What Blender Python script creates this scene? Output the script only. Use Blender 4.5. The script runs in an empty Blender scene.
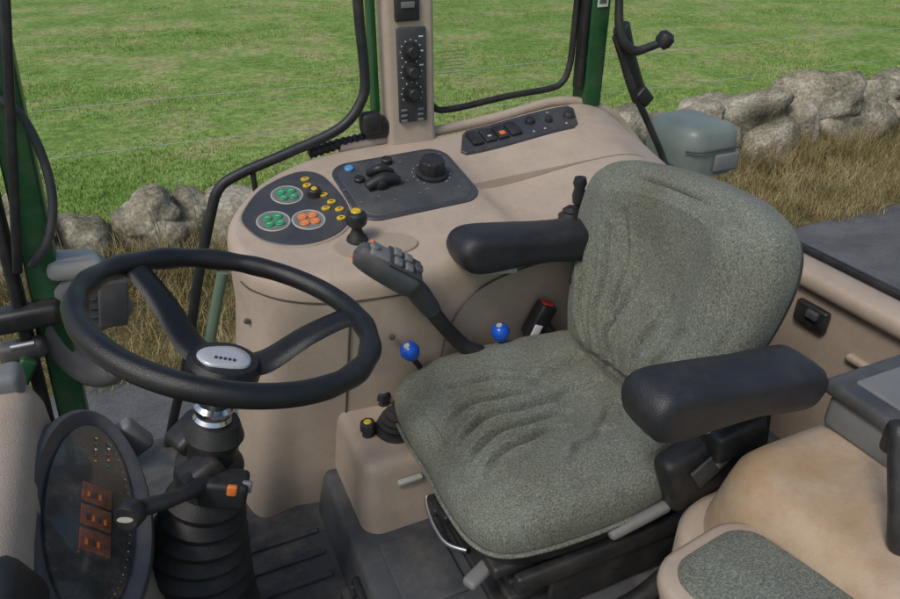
import bpy, bmesh, math, random
import numpy as np
from mathutils import Vector, Matrix, Euler, noise
random.seed(7); rng=np.random.default_rng(7)
C=bpy.context.scene.collection
# ------------------------------------------------------------ materials
def mat(name,col,rough=.6,var=.15,vs=8,bump=0.0,bs=400,metal=0,col2=None,spec=.5,bd=.002,coat=0,dust=0,dc=(.26,.22,.17)):
    m=bpy.data.materials.new(name);m.use_nodes=True;nt=m.node_tree;N=nt.nodes;Lk=nt.links
    b=N["Principled BSDF"];b.inputs["Roughness"].default_value=rough;b.inputs["Metallic"].default_value=metal
    b.inputs["Specular IOR Level"].default_value=spec
    b.inputs["Coat Weight"].default_value=coat
    tc=N.new("ShaderNodeTexCoord")
    n=N.new("ShaderNodeTexNoise");n.inputs["Scale"].default_value=vs;n.inputs["Detail"].default_value=6;n.inputs["Roughness"].default_value=.6
    Lk.new(tc.outputs["Object"],n.inputs["Vector"])
    r=N.new("ShaderNodeValToRGB");r.color_ramp.elements[0].position=.35;r.color_ramp.elements[1].position=.65
    c2=col2 if col2 else tuple(min(1,c*(1+var)) for c in col)
    c1=col if col2 else tuple(c*(1-var) for c in col)
    r.color_ramp.elements[0].color=(*c1,1);r.color_ramp.elements[1].color=(*c2,1)
    Lk.new(n.outputs["Fac"],r.inputs["Fac"]);out=r.outputs["Color"]
    if dust>0:
        n4=N.new("ShaderNodeTexNoise");n4.inputs["Scale"].default_value=14;n4.inputs["Detail"].default_value=9;n4.inputs["Roughness"].default_value=.75
        Lk.new(tc.outputs["Object"],n4.inputs["Vector"])
        r4=N.new("ShaderNodeValToRGB");r4.color_ramp.elements[0].position=.45;r4.color_ramp.elements[1].position=.75
        r4.color_ramp.elements[0].color=(0,0,0,1);r4.color_ramp.elements[1].color=(dust,dust,dust,1)
        mx=N.new("ShaderNodeMix");mx.data_type='RGBA';mx.inputs[7].default_value=(*dc,1)
        Lk.new(n4.outputs["Fac"],r4.inputs["Fac"]);Lk.new(r4.outputs["Color"],mx.inputs[0]);Lk.new(out,mx.inputs[6]);out=mx.outputs[2]
        mr=N.new("ShaderNodeMapRange");mr.inputs[3].default_value=rough;mr.inputs[4].default_value=min(1,rough+.4)
        Lk.new(r4.outputs["Color"],mr.inputs[0]);Lk.new(mr.outputs[0],b.inputs["Roughness"])
    Lk.new(out,b.inputs["Base Color"])
    if bump>0:
        n2=N.new("ShaderNodeTexNoise");n2.inputs["Scale"].default_value=bs;n2.inputs["Detail"].default_value=3
        Lk.new(tc.outputs["Object"],n2.inputs["Vector"])
        bp=N.new("ShaderNodeBump");bp.inputs["Strength"].default_value=bump;bp.inputs["Distance"].default_value=bd
        Lk.new(n2.outputs["Fac"],bp.inputs["Height"]);Lk.new(bp.outputs["Normal"],b.inputs["Normal"])
    return m
M_beige=mat("beige_plastic",(.445,.362,.285),.45,.06,4,.4,500,dust=.45,dc=(.26,.205,.15))
M_beige_d=mat("beige_plastic_dull",(.36,.292,.225),.6,.08,6,.4,500,dust=.45,dc=(.22,.175,.13))
M_stain=mat("beige_plastic_stained",(.49,.41,.32),.5,0,5,.35,500,col2=(.40,.285,.17),dust=.6,dc=(.28,.16,.08))
M_grey=mat("dark_grey_plastic",(.055,.06,.066),.5,.15,12,.4,700,dust=.3)
M_bezel=mat("bezel_plastic",(.062,.068,.078),.45,.12,12,.3,700,dust=.3)
M_panel=mat("control_panel_face",(.045,.048,.055),.42,.08,20,.15,900,dust=.2)
M_mgrey=mat("mid_grey_plastic",(.17,.175,.175),.55,.1,10,.3,700,dust=.2)
M_lgrey=mat("light_grey_plastic",(.42,.42,.38),.5,.08,10,.2,700,dust=.2)
M_black=mat("black_plastic",(.016,.017,.019),.4,.2,15,.3,700,dust=.15)
M_rubber=mat("black_rubber",(.012,.012,.013),.6,.3,30,.3,300,dust=.15)
M_wheel=mat("steering_wheel_grip",(.010,.0105,.012),.30,.15,30,.35,900,dust=.05)
M_arm=mat("armrest_foam",(.018,.019,.024),.42,.15,20,.5,500,dust=.10)
M_green=mat("green_paint",(.012,.085,.028),.35,.2,6,0,dust=.2)
M_lgreen=mat("pale_green_paint",(.16,.24,.17),.5,.1,6)
M_chrome=mat("chrome",(.7,.7,.7),.18,.03,6,metal=1)
M_steel=mat("steel",(.35,.35,.36),.4,.1,12,metal=.9)
M_blue=mat("blue_knob",(.01,.09,.50),.2,.05,5)
M_yel=mat("yellow_button",(.65,.43,.02),.4,.05,5)
M_org=mat("orange_button",(.70,.19,.04),.4,.05,5)
M_grn=mat("green_button",(.03,.28,.12),.4,.05,5)
M_ltb=mat("light_blue_button",(.08,.30,.58),.4,.05,5)
M_white=mat("white_plastic",(.7,.7,.67),.45,.03,5)
M_silver=mat("silver_cap",(.6,.61,.62),.28,.03,5,metal=.3)
M_red=mat("red_button",(.5,.03,.02),.4,.05,5)
M_seam=mat("dark_seam",(.09,.07,.055),.8,.1,5)
M_floor=mat("rubber_floor_mat",(.05,.054,.058),.7,.25,9,.6,300,dust=.55)
M_lamp=mat("lamp_housing_plastic",(.17,.21,.19),.38,.12,9,.2,200,dust=.3)
def fabric():
    m=bpy.data.materials.new("seat_fabric");m.use_nodes=True;nt=m.node_tree;N=nt.nodes;Lk=nt.links
    b=N["Principled BSDF"];b.inputs["Roughness"].default_value=.95;b.inputs["Specular IOR Level"].default_value=.1
    b.inputs["Sheen Weight"].default_value=.08
    tc=N.new("ShaderNodeTexCoord")
    mp=N.new("ShaderNodeMapping");mp.inputs["Scale"].default_value=(.9,1.5,.8);Lk.new(tc.outputs["Object"],mp.inputs["Vector"])
    v=N.new("ShaderNodeTexVoronoi");v.inputs["Scale"].default_value=380;Lk.new(mp.outputs["Vector"],v.inputs["Vector"])
    n=N.new("ShaderNodeTexNoise");n.inputs["Scale"].default_value=310;n.inputs["Detail"].default_value=4;n.inputs["Roughness"].default_value=.7;Lk.new(mp.outputs["Vector"],n.inputs["Vector"])
    r=N.new("ShaderNodeValToRGB");e=r.color_ramp.elements
    e[0].position=.30;e[0].color=(.055,.068,.058,1);e[1].position=.70;e[1].color=(.30,.29,.235,1)
    x=r.color_ramp.elements.new(.5);x.color=(.145,.163,.138,1)
    Lk.new(n.outputs["Fac"],r.inputs["Fac"])
    n3=N.new("ShaderNodeTexNoise");n3.inputs["Scale"].default_value=6;n3.inputs["Detail"].default_value=6;n3.inputs["Roughness"].default_value=.65;Lk.new(tc.outputs["Object"],n3.inputs["Vector"])
    mx=N.new("ShaderNodeMix");mx.data_type='RGBA';mx.blend_type='MULTIPLY';mx.inputs[0].default_value=1
    r3=N.new("ShaderNodeValToRGB");r3.color_ramp.elements[0].position=.3;r3.color_ramp.elements[0].color=(.86,.80,.70,1);r3.color_ramp.elements[1].position=.62;r3.color_ramp.elements[1].color=(1.1,1.1,1.1,1)
    Lk.new(n3.outputs["Fac"],r3.inputs["Fac"])
    Lk.new(r.outputs["Color"],mx.inputs[6]);Lk.new(r3.outputs["Color"],mx.inputs[7]);Lk.new(mx.outputs[2],b.inputs["Base Color"])
    bp=N.new("ShaderNodeBump");bp.inputs["Strength"].default_value=.5;bp.inputs["Distance"].default_value=.0015
    Lk.new(v.outputs["Distance"],bp.inputs["Height"]);Lk.new(bp.outputs["Normal"],b.inputs["Normal"])
    return m
M_fab=fabric()
def glassmat():
    m=bpy.data.materials.new("window_glass");m.use_nodes=True;nt=m.node_tree;N=nt.nodes;Lk=nt.links
    N.clear();o=N.new("ShaderNodeOutputMaterial");t=N.new("ShaderNodeBsdfTransparent");g=N.new("ShaderNodeBsdfGlossy");g.inputs["Roughness"].default_value=.03
    t.inputs[0].default_value=(.95,.97,.95,1);x=N.new("ShaderNodeMixShader");x.inputs[0].default_value=.05
    Lk.new(t.outputs[0],x.inputs[1]);Lk.new(g.outputs[0],x.inputs[2]);Lk.new(x.outputs[0],o.inputs[0]);return m
M_win=glassmat()
# ------------------------------------------------------------ helpers
def empty(name):
    e=bpy.data.objects.new(name,None);e.empty_display_size=.05;C.objects.link(e);return e
def obj(name,me,mt,parent=None,smooth=True,angle=40):
    o=bpy.data.objects.new(name,me);C.objects.link(o)
    if mt: me.materials.append(mt)
    if smooth:
        me.polygons.foreach_set("use_smooth",[True]*len(me.polygons))
        me.set_sharp_from_angle(angle=math.radians(angle))
    if parent: o.parent=parent
    return o
def from_bm(name,bm,mt,parent=None,smooth=True,angle=40):
    bmesh.ops.recalc_face_normals(bm,faces=bm.faces)
    me=bpy.data.meshes.new(name);bm.to_mesh(me);bm.free();return obj(name,me,mt,parent,smooth,angle)
def box(name,cen,size,mt,parent=None,bev=.006,rot=(0,0,0),seg=3):
    bm=bmesh.new();bmesh.ops.create_cube(bm,size=1)
    for v in bm.verts: v.co=Vector((v.co.x*size[0],v.co.y*size[1],v.co.z*size[2]))
    if bev>0: bmesh.ops.bevel(bm,geom=bm.edges[:],offset=bev,segments=seg,affect='EDGES',profile=.5)
    R=Euler(rot).to_matrix().to_4x4() if not isinstance(rot,Matrix) else rot.to_4x4()
    bm.transform(Matrix.Translation(cen)@R)
    return from_bm(name,bm,mt,parent)
def cr(pts,k=8,closed=False):
    P=[Vector(p) for p in pts];out=[];n=len(P)
    for i in (range(n) if closed else range(n-1)):
        p0=P[(i-1)%n] if closed else P[max(i-1,0)]
        p1=P[i];p2=P[(i+1)%n];p3=P[(i+2)%n] if closed else P[min(i+2,n-1)]
        for j in range(k):
            t=j/k
            out.append(.5*((2*p1)+(p2-p0)*t+(2*p0-5*p1+4*p2-p3)*t*t+(3*p1-p0-3*p2+p3)*t**3))
    if not closed: out.append(P[-1])
    return out
def tube(name,pts,rad,mt,parent=None,smoothk=6,seg=12,closed=False,flat=1.0,radfn=None):
    P=cr(pts,smoothk,closed) if smoothk>1 else [Vector(p) for p in pts]
    n=len(P);bm=bmesh.new();rings=[];up=None
    for i,p in enumerate(P):
        a=P[(i-1)%n] if (closed or i>0) else p; b=P[(i+1)%n] if (closed or i<n-1) else p
        T=(b-a).normalized()
        if up is None: up=Vector((0,0,1)) if abs(T.z)<.9 else Vector((1,0,0))
        s=T.cross(up).normalized();u=s.cross(T).normalized();up=u
        r=rad if not isinstance(rad,(list,tuple)) else np.interp(i/(n-1),np.linspace(0,1,len(rad)),rad)
        if radfn: r=r*radfn(i/n)
        rings.append([bm.verts.new(p+(s*math.cos(2*math.pi*k/seg)+u*math.sin(2*math.pi*k/seg)*flat)*r) for k in range(seg)])
    for i in range(n if closed else n-1):
        A=rings[i];B=rings[(i+1)%n]
        for k in range(seg): bm.faces.new((A[k],A[(k+1)%seg],B[(k+1)%seg],B[k]))
    if not closed:
        bm.faces.new(rings[0][::-1]);bm.faces.new(rings[-1])
    return from_bm(name,bm,mt,parent,angle=60)
def basis(n,x=(1,0,0)):
    z=Vector(n).normalized();x=Vector(x);x=(x-z*x.dot(z)).normalized();y=z.cross(x)
    return Matrix((x,y,z)).transposed()
def lathe(name,prof,loc,n,mt,parent=None,seg=28,sx=1,sy=1,xax=(1,0,0),angle=35,mod=None):
    bm=bmesh.new();rings=[]
    for (r,z) in prof:
        if r<1e-6: rings.append([bm.verts.new((0,0,z))])
        else: rings.append([bm.verts.new((r*(mod(k,z) if mod else 1)*sx*math.cos(2*math.pi*k/seg),r*(mod(k,z) if mod else 1)*sy*math.sin(2*math.pi*k/seg),z)) for k in range(seg)])
    for A,B in zip(rings,rings[1:]):
        for k in range(seg):
            k2=(k+1)%seg
            if len(A)==1 and len(B)==1: break
            if len(A)==1: bm.faces.new((A[0],B[k],B[k2]))
            elif len(B)==1: bm.faces.new((A[k],A[k2],B[0]))
            else: bm.faces.new((A[k],A[k2],B[k2],B[k]))
    bm.transform(Matrix.Translation(loc)@basis(n,xax).to_4x4())
    return from_bm(name,bm,mt,parent,angle=angle)
def cyl(name,loc,n,r,h,mt,parent=None,bev=.002,seg=28,**k):
    return lathe(name,[(0,0),(r,0),(r,h-bev),(r-bev,h),(0,h)],loc,n,mt,parent,seg,**k)
def ball(name,loc,r,mt,parent=None,sz=1,n=(0,0,1)):
    return lathe(name,[(r*math.sin(math.pi*i/14),-r*sz*math.cos(math.pi*i/14)) for i in range(15)],loc,n,mt,parent,angle=80)
def ccw(o):
    a=sum(o[i][0]*o[(i+1)%len(o)][1]-o[(i+1)%len(o)][0]*o[i][1] for i in range(len(o)))
    return o if a>0 else o[::-1]
def lindiv(o,step):
    out=[]
    for i in range(len(o)):
        a=Vector(o[i]);b=Vector(o[(i+1)%len(o)]);L=(b-a).length
        if L<1e-6: continue
        m=max(1,int(L/step))
        for j in range(m): out.append(a.lerp(b,j/m))
    return out
def ringbody(name,outline,levels,spine,zf,mt,parent=None,M=None,cap=10,shift=None,k=5,angle=50,lin=0):
    outline=ccw(list(outline))
    if lin: O=lindiv(outline,lin)
    else: O=[Vector((p[0],p[1])) for p in cr([(a,b,0) for a,b in outline],k,True)]
    n=len(O);bm=bmesh.new();rings=[];nor=[]
    for i in range(n):
        t=O[(i+1)%n]-O[i-1];nor.append(Vector((-t.y,t.x)).normalized())
    pt=lambda i,ins:O[i]+nor[i]*ins
    for (ins,lf) in levels:
        rg=[]
        for i in range(n):
            q=pt(i,ins);z=lf(q.x,q.y)
            if shift: q=q+Vector(shift(q.x,q.y,z))
            rg.append(bm.verts.new((q.x,q.y,z)))
        rings.append(rg)
    last=[pt(i,levels[-1][0]) for i in range(n)]
    for j in range(1,cap+1):
        s=j/cap;rg=[]
        for i in range(n):
            c=Vector(spine(*last[i]));q=last[i].lerp(c,s*.985)
            rg.append(bm.verts.new((q.x,q.y,zf(q.x,q.y,s))))
        rings.append(rg)
    for A,B in zip(rings,rings[1:]):
        for i in range(n): bm.faces.new((A[i],A[(i+1)%n],B[(i+1)%n],B[i]))
    bm.faces.new(rings[-1]);bm.faces.new(rings[0][::-1])
    bmesh.ops.triangulate(bm,faces=[f for f in bm.faces if len(f.verts)>4])
    if M is not None: bm.transform(M)
    return from_bm(name,bm,mt,parent,angle=angle)
def rrect(x0,x1,y0,y1,r,k=7):
    out=[]
    for cx,cy,a0 in ((x1-r,y1-r,0),(x0+r,y1-r,90),(x0+r,y0+r,180),(x1-r,y0+r,270)):
        for j in range(k+1):
            a=math.radians(a0+90*j/k);out.append((cx+r*math.cos(a),cy+r*math.sin(a)))
    return out
def sst(a,b,x):
    t=min(1,max(0,(x-a)/(b-a)));return t*t*(3-2*t)
def slab(name,outline,zt,th,mt,parent=None,bev=.003,smoothk=1):
    P=[(p.x,p.y) for p in cr([(a,b,0) for a,b in outline],smoothk,True)] if smoothk>1 else outline
    cx=sum(p[0] for p in P)/len(P);cy=sum(p[1] for p in P)/len(P)
    bm=bmesh.new();rings=[]
    for sc,dz in ((1,-.012),(1,th-bev*.6),(1-.015,th),(.75,th),(.5,th),(.25,th)):
        rings.append([bm.verts.new((cx+(x-cx)*sc,cy+(y-cy)*sc,zt(cx+(x-cx)*sc,cy+(y-cy)*sc)+dz)) for x,y in P])
    n=len(P)
    for A,B in zip(rings,rings[1:]):
        for i in range(n): bm.faces.new((A[i],A[(i+1)%n],B[(i+1)%n],B[i]))
    c=bm.verts.new((cx,cy,zt(cx,cy)+th))
    for i in range(n): bm.faces.new((rings[-1][i],rings[-1][(i+1)%n],c))
    return from_bm(name,bm,mt,parent,angle=30)

# ------------------------------------------------------------ CONSOLE
con=empty("control_console")
def zt(x,y):
    z=.70+.25*(y-1.1)+.03*sst(.66,1.0,x)
    if x>1.02: z-=2.6*(x-1.02)**2
    z-=.016*sst(.635,.665,x+.12*(y-1.3))*sst(1.42,1.39,y)*sst(1.10,1.14,y)*sst(1.2,1.1,x)
    return z
def nrm(x,y):
    e=.004;return Vector((-(zt(x+e,y)-zt(x-e,y))/(2*e),-(zt(x,y+e)-zt(x,y-e))/(2*e),1)).normalized()
def on(x,y,h=0): return Vector((x,y,zt(x,y)))+nrm(x,y)*h
out=[(.104,1.285),(.106,1.235),(.124,1.175),(.168,1.130),(.23,1.103),(.30,1.09),(.42,1.08),(.50,1.085),(.60,1.105),(.75,1.12),(.95,1.12),(1.15,1.12),(1.30,1.12),
     (1.315,1.2),(1.315,1.36),(1.31,1.47),(1.27,1.525),(1.18,1.545),(1.05,1.545),(.9,1.54),(.75,1.535),(.6,1.53),(.48,1.525),(.38,1.515),(.29,1.49),(.21,1.445),(.155,1.39),(.118,1.335)]
def shf(x,y,z):
    t=max(0,min(1,(.62-z)/.5))
    return (-.065*t*sst(.30,.13,x), .055*t*sst(1.34,1.14,y)*sst(.12,.2,x))
def clampz(z): return lambda x,y:min(z,zt(x,y)-.05)
lv=[(0,lambda x,y:.11),(0,clampz(.25)),(0,clampz(.4)),(0,clampz(.52)),(0,clampz(.6)),(0,lambda x,y:zt(x,y)-.045),(.0,lambda x,y:zt(x,y)-.028),(.003,lambda x,y:zt(x,y)-.016),(.009,lambda x,y:zt(x,y)-.006),(.018,lambda x,y:zt(x,y)-.001)]
ringbody("console_body",out,lv,lambda x,y:(min(1.12,max(.29,x)),1.31),lambda x,y,s:zt(x,y),M_beige,con,shift=shf,cap=34,k=7)
tube("window_lip",[(.40,1.517,zt(.4,1.51)+.001),(.6,1.53,zt(.6,1.52)+.002),(.8,1.538,zt(.8,1.53)+.002),(1.0,1.542,zt(1,1.54)+.002),(1.15,1.54,zt(1.15,1.54)+.002),(1.25,1.52,zt(1.25,1.52)+.003),(1.3,1.44,zt(1.3,1.44)+.002),(1.31,1.3,zt(1.31,1.3)+.002),(1.31,1.16,zt(1.31,1.16)+.002)],.012,M_beige,con)
tube("wall_seam",[(.283,1.0905,.66),(.281,1.0925,.6),(.277,1.098,.55),(.268,1.115,.42),(.258,1.132,.28),(.252,1.14,.2)],.0022,M_seam,con,seg=6)
tube("edge_seam",[(.110,1.205,.677),(.124,1.173,.672),(.168,1.129,.664),(.23,1.102,.656),(.30,1.089,.652),(.42,1.079,.65)],.0018,M_seam,con,seg=6)
tube("panel_curve_seam",[(.46,1.086,.47),(.48,1.083,.55),(.53,1.088,.61),(.62,1.107,.63),(.75,1.119,.635),(.95,1.119,.635)],.002,M_seam,con,seg=6)
for i,(x,y,z) in enumerate([(.108,1.19,.6),(.085,1.21,.2),(.17,1.17,.17),(.36,1.084,.56)]):
    cyl("screw_%d"%i,(x,y,z),(-.3,-1,0),.006,.005,M_seam,con)
P1=[(.140,1.30),(.158,1.35),(.205,1.405),(.28,1.44),(.325,1.425),(.345,1.37),(.352,1.30),(.335,1.245),(.29,1.212),(.23,1.205),(.17,1.232)]
slab("button_panel_rim",[(.25+(a-.25)*1.04,1.32+(b-1.32)*1.04) for a,b in P1],zt,.0025,M_beige_d,con,smoothk=5)
slab("button_panel",P1,zt,.004,M_panel,con,smoothk=5)
for gi,(x,y,mm) in enumerate([(.243,1.365,M_grn),(.197,1.288,M_grn),(.263,1.275,M_org)]):
    n=nrm(x,y);L=on(x,y,.0045)
    lathe("dial_ring_%d"%gi,[(.029,0),(.031,.0012),(.033,0)],L,n,M_lgrey,con,angle=20)
    cyl("dial_disc_%d"%gi,on(x,y,.003),n,.029,.0025,M_mgrey,con,bev=.0005)
    B=basis(n)
    for q in range(4):
        a=math.radians(45+90*q);d=B@Vector((math.cos(a)*.0145,math.sin(a)*.0145,0))
        cyl("dial_button_%d_%d"%(gi,q),L+d+n*.001,n,.0098,.003,mm,con,bev=.001,seg=16)
        cyl("dial_icon_%d_%d"%(gi,q),L+d+n*.0036,n,.0035,.0008,M_lgrey,con,bev=.0002,seg=8,sx=1.4,sy=.5)
for i,(x,y,mm) in enumerate([(.292,1.408,M_yel),(.313,1.345,M_yel),(.322,1.318,M_yel),(.305,1.30,M_yel),(.33,1.29,M_yel),(.325,1.262,M_yel),(.29,1.385,M_yel)]):
    cyl("small_button_%d"%i,on(x,y,.004),nrm(x,y),.008,.004,mm,con,bev=.001,seg=18,sx=1.15,sy=.8)
    cyl("small_icon_%d"%i,on(x,y,.0078),nrm(x,y),.0028,.0008,M_panel,con,bev=.0002,seg=8,sx=1.4,sy=.6)
lathe("rotary_knob",[(0,0),(.015,0),(.013,.014),(.011,.016),(0,.016)],on(.296,1.352,.004),nrm(.3,1.35),M_black,con)
cyl("rotary_cap",on(.296,1.352,.0195),nrm(.3,1.35),.007,.002,M_yel,con)
P2=rrect(.355,.635,1.245,1.455,.045)
P2=[(x-.06*(y-1.35),y+(x-.5)*.06) for x,y in P2]
slab("lever_panel",P2,zt,.004,M_panel,con)
slab("lever_panel_inner",[(.495+(x-.495)*.92,1.35+(y-1.35)*.9) for x,y in P2],lambda x,y:zt(x,y)+.003,.0025,M_grey,con)
kn=nrm(.5,1.35)
lathe("big_knob",[(0,0),(.036,0),(.036,.006),(.029,.008),(.027,.034),(.024,.038),(0,.038)],on(.56,1.36,.006),kn,M_black,con,seg=48,mod=lambda k,z:(1.0 if (k//2)%2 or z<.007 or z>.035 else .95),angle=25)
for q in range(14):
    a=math.radians(-60+q*22);B=basis(kn);cyl("knob_tick_%d"%q,on(.56,1.36,.0065)+B@Vector((math.cos(a)*.042,math.sin(a)*.042,0)),kn,.0015,.001,M_lgrey,con,bev=.0002,seg=8)
cyl("blue_switch",on(.392,1.42,.006),kn,.010,.006,M_ltb,con)
cyl("panel_switch_a",on(.40,1.375,.006),kn,.011,.008,M_black,con)
cyl("panel_switch_b",on(.48,1.425,.006),kn,.012,.012,M_black,con)
ball("toggle_body",on(.435,1.345,.014),.018,M_black,con)
tube("toggle_lever",[on(.405,1.34,.012),on(.445,1.345,.024),on(.478,1.345,.014)],[.011,.013,.009],M_black,con)
tube("toggle_lever_b",[on(.425,1.39,.01),on(.445,1.375,.028),on(.475,1.38,.012)],[.008,.010,.008],M_black,con)
for i,(x,y) in enumerate([(.38,1.30),(.45,1.29),(.47,1.39),(.51,1.42),(.51,1.30),(.60,1.30),(.61,1.43),(.50,1.35),(.42,1.31),(.36,1.35),(.53,1.31)]):
    cyl("panel_mark_%d"%i,on(x,y,.0062),kn,.0026,.0008,M_mgrey,con,bev=.0002,seg=10,sx=1.5,sy=.6)
P3=lindiv([(.672,1.418),(.962,1.418),(.98,1.43),(1.008,1.495),(1.0,1.51),(.712,1.506),(.698,1.495),(.664,1.43)],.03)
slab("switch_strip",[(p.x,p.y) for p in P3],zt,.006,M_panel,con)
for i in range(4):
    x=.715+i*.034
    box("rocker_%d"%i,on(x,1.463,.010),(.028,.052,.010),M_black,con,.003,rot=basis(nrm(x,1.463)))
box("rocker_lamp",on(.783,1.452,.0155),(.014,.014,.003),M_org,con,.001,rot=basis(nrm(.78,1.46)))
box("rocker_lamp_b",on(.749,1.452,.0155),(.010,.006,.003),M_lgrey,con,.001,rot=basis(nrm(.75,1.46)))
for i,(x,y,r) in enumerate([(.87,1.475,.013),(.915,1.462,.010),(.972,1.463,.014)]):
    lathe("strip_knob_%d"%i,[(0,0),(r,0),(r*.85,.010),(r*.7,.012),(0,.012)],on(x,y,.006),nrm(x,y),M_black,con)
for i,(x,y) in enumerate([(.86,1.435),(.89,1.435),(.93,1.495),(.95,1.435)]):
    cyl("strip_mark_%d"%i,on(x,y,.0065),nrm(x,y),.003,.001,M_lgrey,con,bev=.0002,seg=10)
slab("joystick_plate",[(.365+.082*math.cos(a),1.168+.036*math.sin(a)-.12*(.082*math.cos(a))) for a in [2*math.pi*i/30 for i in range(30)]],zt,.004,M_beige_d,con)
mj=empty("mini_joystick")
jb=on(.335,1.192,.004)
lathe("boot",[(0,0),(.021,0),(.019,.006),(.014,.012),(.010,.022),(.009,.03),(0,.03)],jb,(0,-.1,1),M_rubber,mj)
lathe("knob",[(0,.026),(.012,.028),(.019,.036),(.021,.046),(.018,.056),(.012,.06),(0,.061)],jb,(0,-.1,1),M_black,mj)
cyl("cap",jb+Vector((0,-.005,.059)),(0,-.15,1),.010,.004,M_yel,mj)
cyl("button",on(.33,1.155,.004),kn,.005,.003,M_red,mj)
for i in range(3): cyl("mark_%d"%i,on(.31+.02*i,1.145,.004),kn,.003,.001,M_org,mj,bev=.0002,seg=8)

# ------------------------------------------------------------ main joystick
js=empty("joystick_lever")
tube("shaft",[(.585,1.06,.40),(.55,1.055,.475),(.50,1.05,.52),(.452,1.04,.585),(.412,1.035,.65),(.382,1.03,.698)],[.020,.019,.016,.0145,.016,.019],M_black,js)
tube("shaft_sleeve",[(.425,1.037,.63),(.40,1.033,.672),(.382,1.03,.698)],[.018,.021,.020],M_grey,js)
Mj=Matrix.Translation((.342,1.015,.752))@Euler((math.radians(14),math.radians(36),math.radians(-10))).to_matrix().to_4x4()
ringbody("grip",[(-.062,-.014),(-.066,0),(-.062,.014),(-.03,.026),(.03,.032),(.056,.026),(.062,0),(.056,-.026),(.03,-.032),(-.03,-.026)],[(.006,lambda x,y:-.028),(0,lambda x,y:-.016),(0,lambda x,y:.002),(.003,lambda x,y:.009),(.008,lambda x,y:.013)],lambda x,y:(min(.03,max(-.03,x)),0),lambda x,y,s:.014+.003*s,M_grey,js,M=Mj,cap=6)
def jp(x,y,z): return Mj@Vector((x,y,z))
jn=(Mj.to_3x3()@Vector((0,0,1)))
for i,(x,y,mm) in enumerate([(.0,-.013,M_mgrey),(.0,.013,M_mgrey),(.022,-.013,M_mgrey),(.022,.013,M_mgrey),(.043,0,M_grey)]):
    box("grip_button_%d"%i,jp(x,y,.021),(.015,.018,.008),mm,js,.0025,rot=Mj.to_3x3())
box("grip_face",jp(.018,0,.016),(.068,.052,.006),M_panel,js,.0025,rot=Mj.to_3x3())
box("grip_trim",jp(-.02,0,.012),(.062,.036,.012),M_mgrey,js,.005,rot=Mj.to_3x3())
cyl("grip_tip",jp(-.045,0,.016),jn,.009,.006,M_mgrey,js)
cyl("grip_orange",jp(-.052,.006,.020),jn,.004,.004,M_org,js)
for (x,y,z,tx,ty,tz) in [(.384,1.05,.54,.43,1.075,.44),(.585,1.06,.525,.61,1.07,.42)]:
    lv_=empty("control_lever")
    tube("stem",[(tx,ty,tz),((x+tx)/2,(y+ty)/2,(z+tz)/2),(x,y,z-.01)],.006,M_black,lv_)
    lathe("knob",[(0,-.022),(.009,-.021),(.016,-.010),(.0195,.002),(.017,.013),(.009,.02),(0,.0215)],(x,y,z),(x-tx,y-ty,z-tz),M_blue,lv_,angle=80)
    cyl("knob_icon",(Vector((x,y,z))+Vector((x-tx,y-ty,z-tz)).normalized()*.0205),(x-tx,y-ty,z-tz),.006,.0015,M_lgrey,lv_,bev=.0003)
    lathe("collar",[(0,0),(.022,0),(.016,.012),(.008,.02),(0,.02)],(tx,ty+.0,tz-.01),(x-tx,y-ty,z-tz),M_rubber,lv_)
ht=empty("hand_lever")
lathe("knob",[(0,-.05),(.007,-.05),(.008,0),(.012,.004),(.014,.02),(.011,.036),(.0145,.046),(.012,.058),(.0,.062)],(.79,1.125,.748),(0,0,1),M_black,ht)
lathe("gaiter",[(.0,0),(.03,0),(.026,.01),(.028,.014),(.018,.022),(.02,.026),(.01,.034),(0,.034)],on(.79,1.145,-.004),(0,0,1),M_rubber,ht)
# ------------------------------------------------------------ lower beige box, plinth, floor
lb=empty("lever_box")
ringbody("housing",rrect(.245,.43,.935,1.17,.03),[(-.012,lambda x,y:.13),(-.008,lambda x,y:.26),(0,lambda x,y:.355),(.004,lambda x,y:.369),(.012,lambda x,y:.378)],lambda x,y:(.335,min(1.1,max(1.0,y))),lambda x,y,s:.38,M_beige,lb,cap=6,lin=.02)
for i,(x,y,m1) in enumerate([(.345,1.115,M_ltb),(.285,1.035,M_yel)]):
    lathe("knob_%d"%i,[(0,0),(.013,0),(.013,.008),(.010,.012),(.016,.016),(.016,.03),(.013,.034),(0,.034)],(x,y,.378),(0,0,1),M_black,lb,mod=lambda k,z:1 if (k//2)%2 else .93)
    cyl("knob_cap_%d"%i,(x,y,.411),(0,0,1),.008,.003,m1,lb)
lathe("gaiter",[(0,0),(.048,0),(.045,.008),(.038,.01),(.041,.018),(.033,.021),(.036,.029),(.027,.032),(.029,.04),(.018,.044),(.016,.06),(0,.06)],(.345,1.03,.378),(.1,0,1),M_rubber,lb)
box("label_plate",(.33,.928,.335),(.05,.012,.018),M_lgrey,lb,.004,rot=(math.radians(20),0,0))
fl=empty("cab_floor")
box("floor_plate",(.45,.78,.09),(1.75,1.52,.05),M_floor,fl,.01)
for i in range(9): box("floor_rib_%d"%i,(.02,.60+.06*i,.118),(.30,.012,.008),M_floor,fl,.003)
sp=empty("seat_plinth")
ringbody("plinth",rrect(.205,.85,.62,1.15,.02),[(-.02,lambda x,y:.11),(-.008,lambda x,y:.17),(0,lambda x,y:.205),(.004,lambda x,y:.214),(.012,lambda x,y:.218)],lambda x,y:(min(.7,max(.35,x)),.88),lambda x,y,s:.22,M_grey,sp,cap=5,lin=.03)
box("slot_recess",(.195,.80,.165),(.02,.16,.05),M_black,sp,.008)
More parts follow.
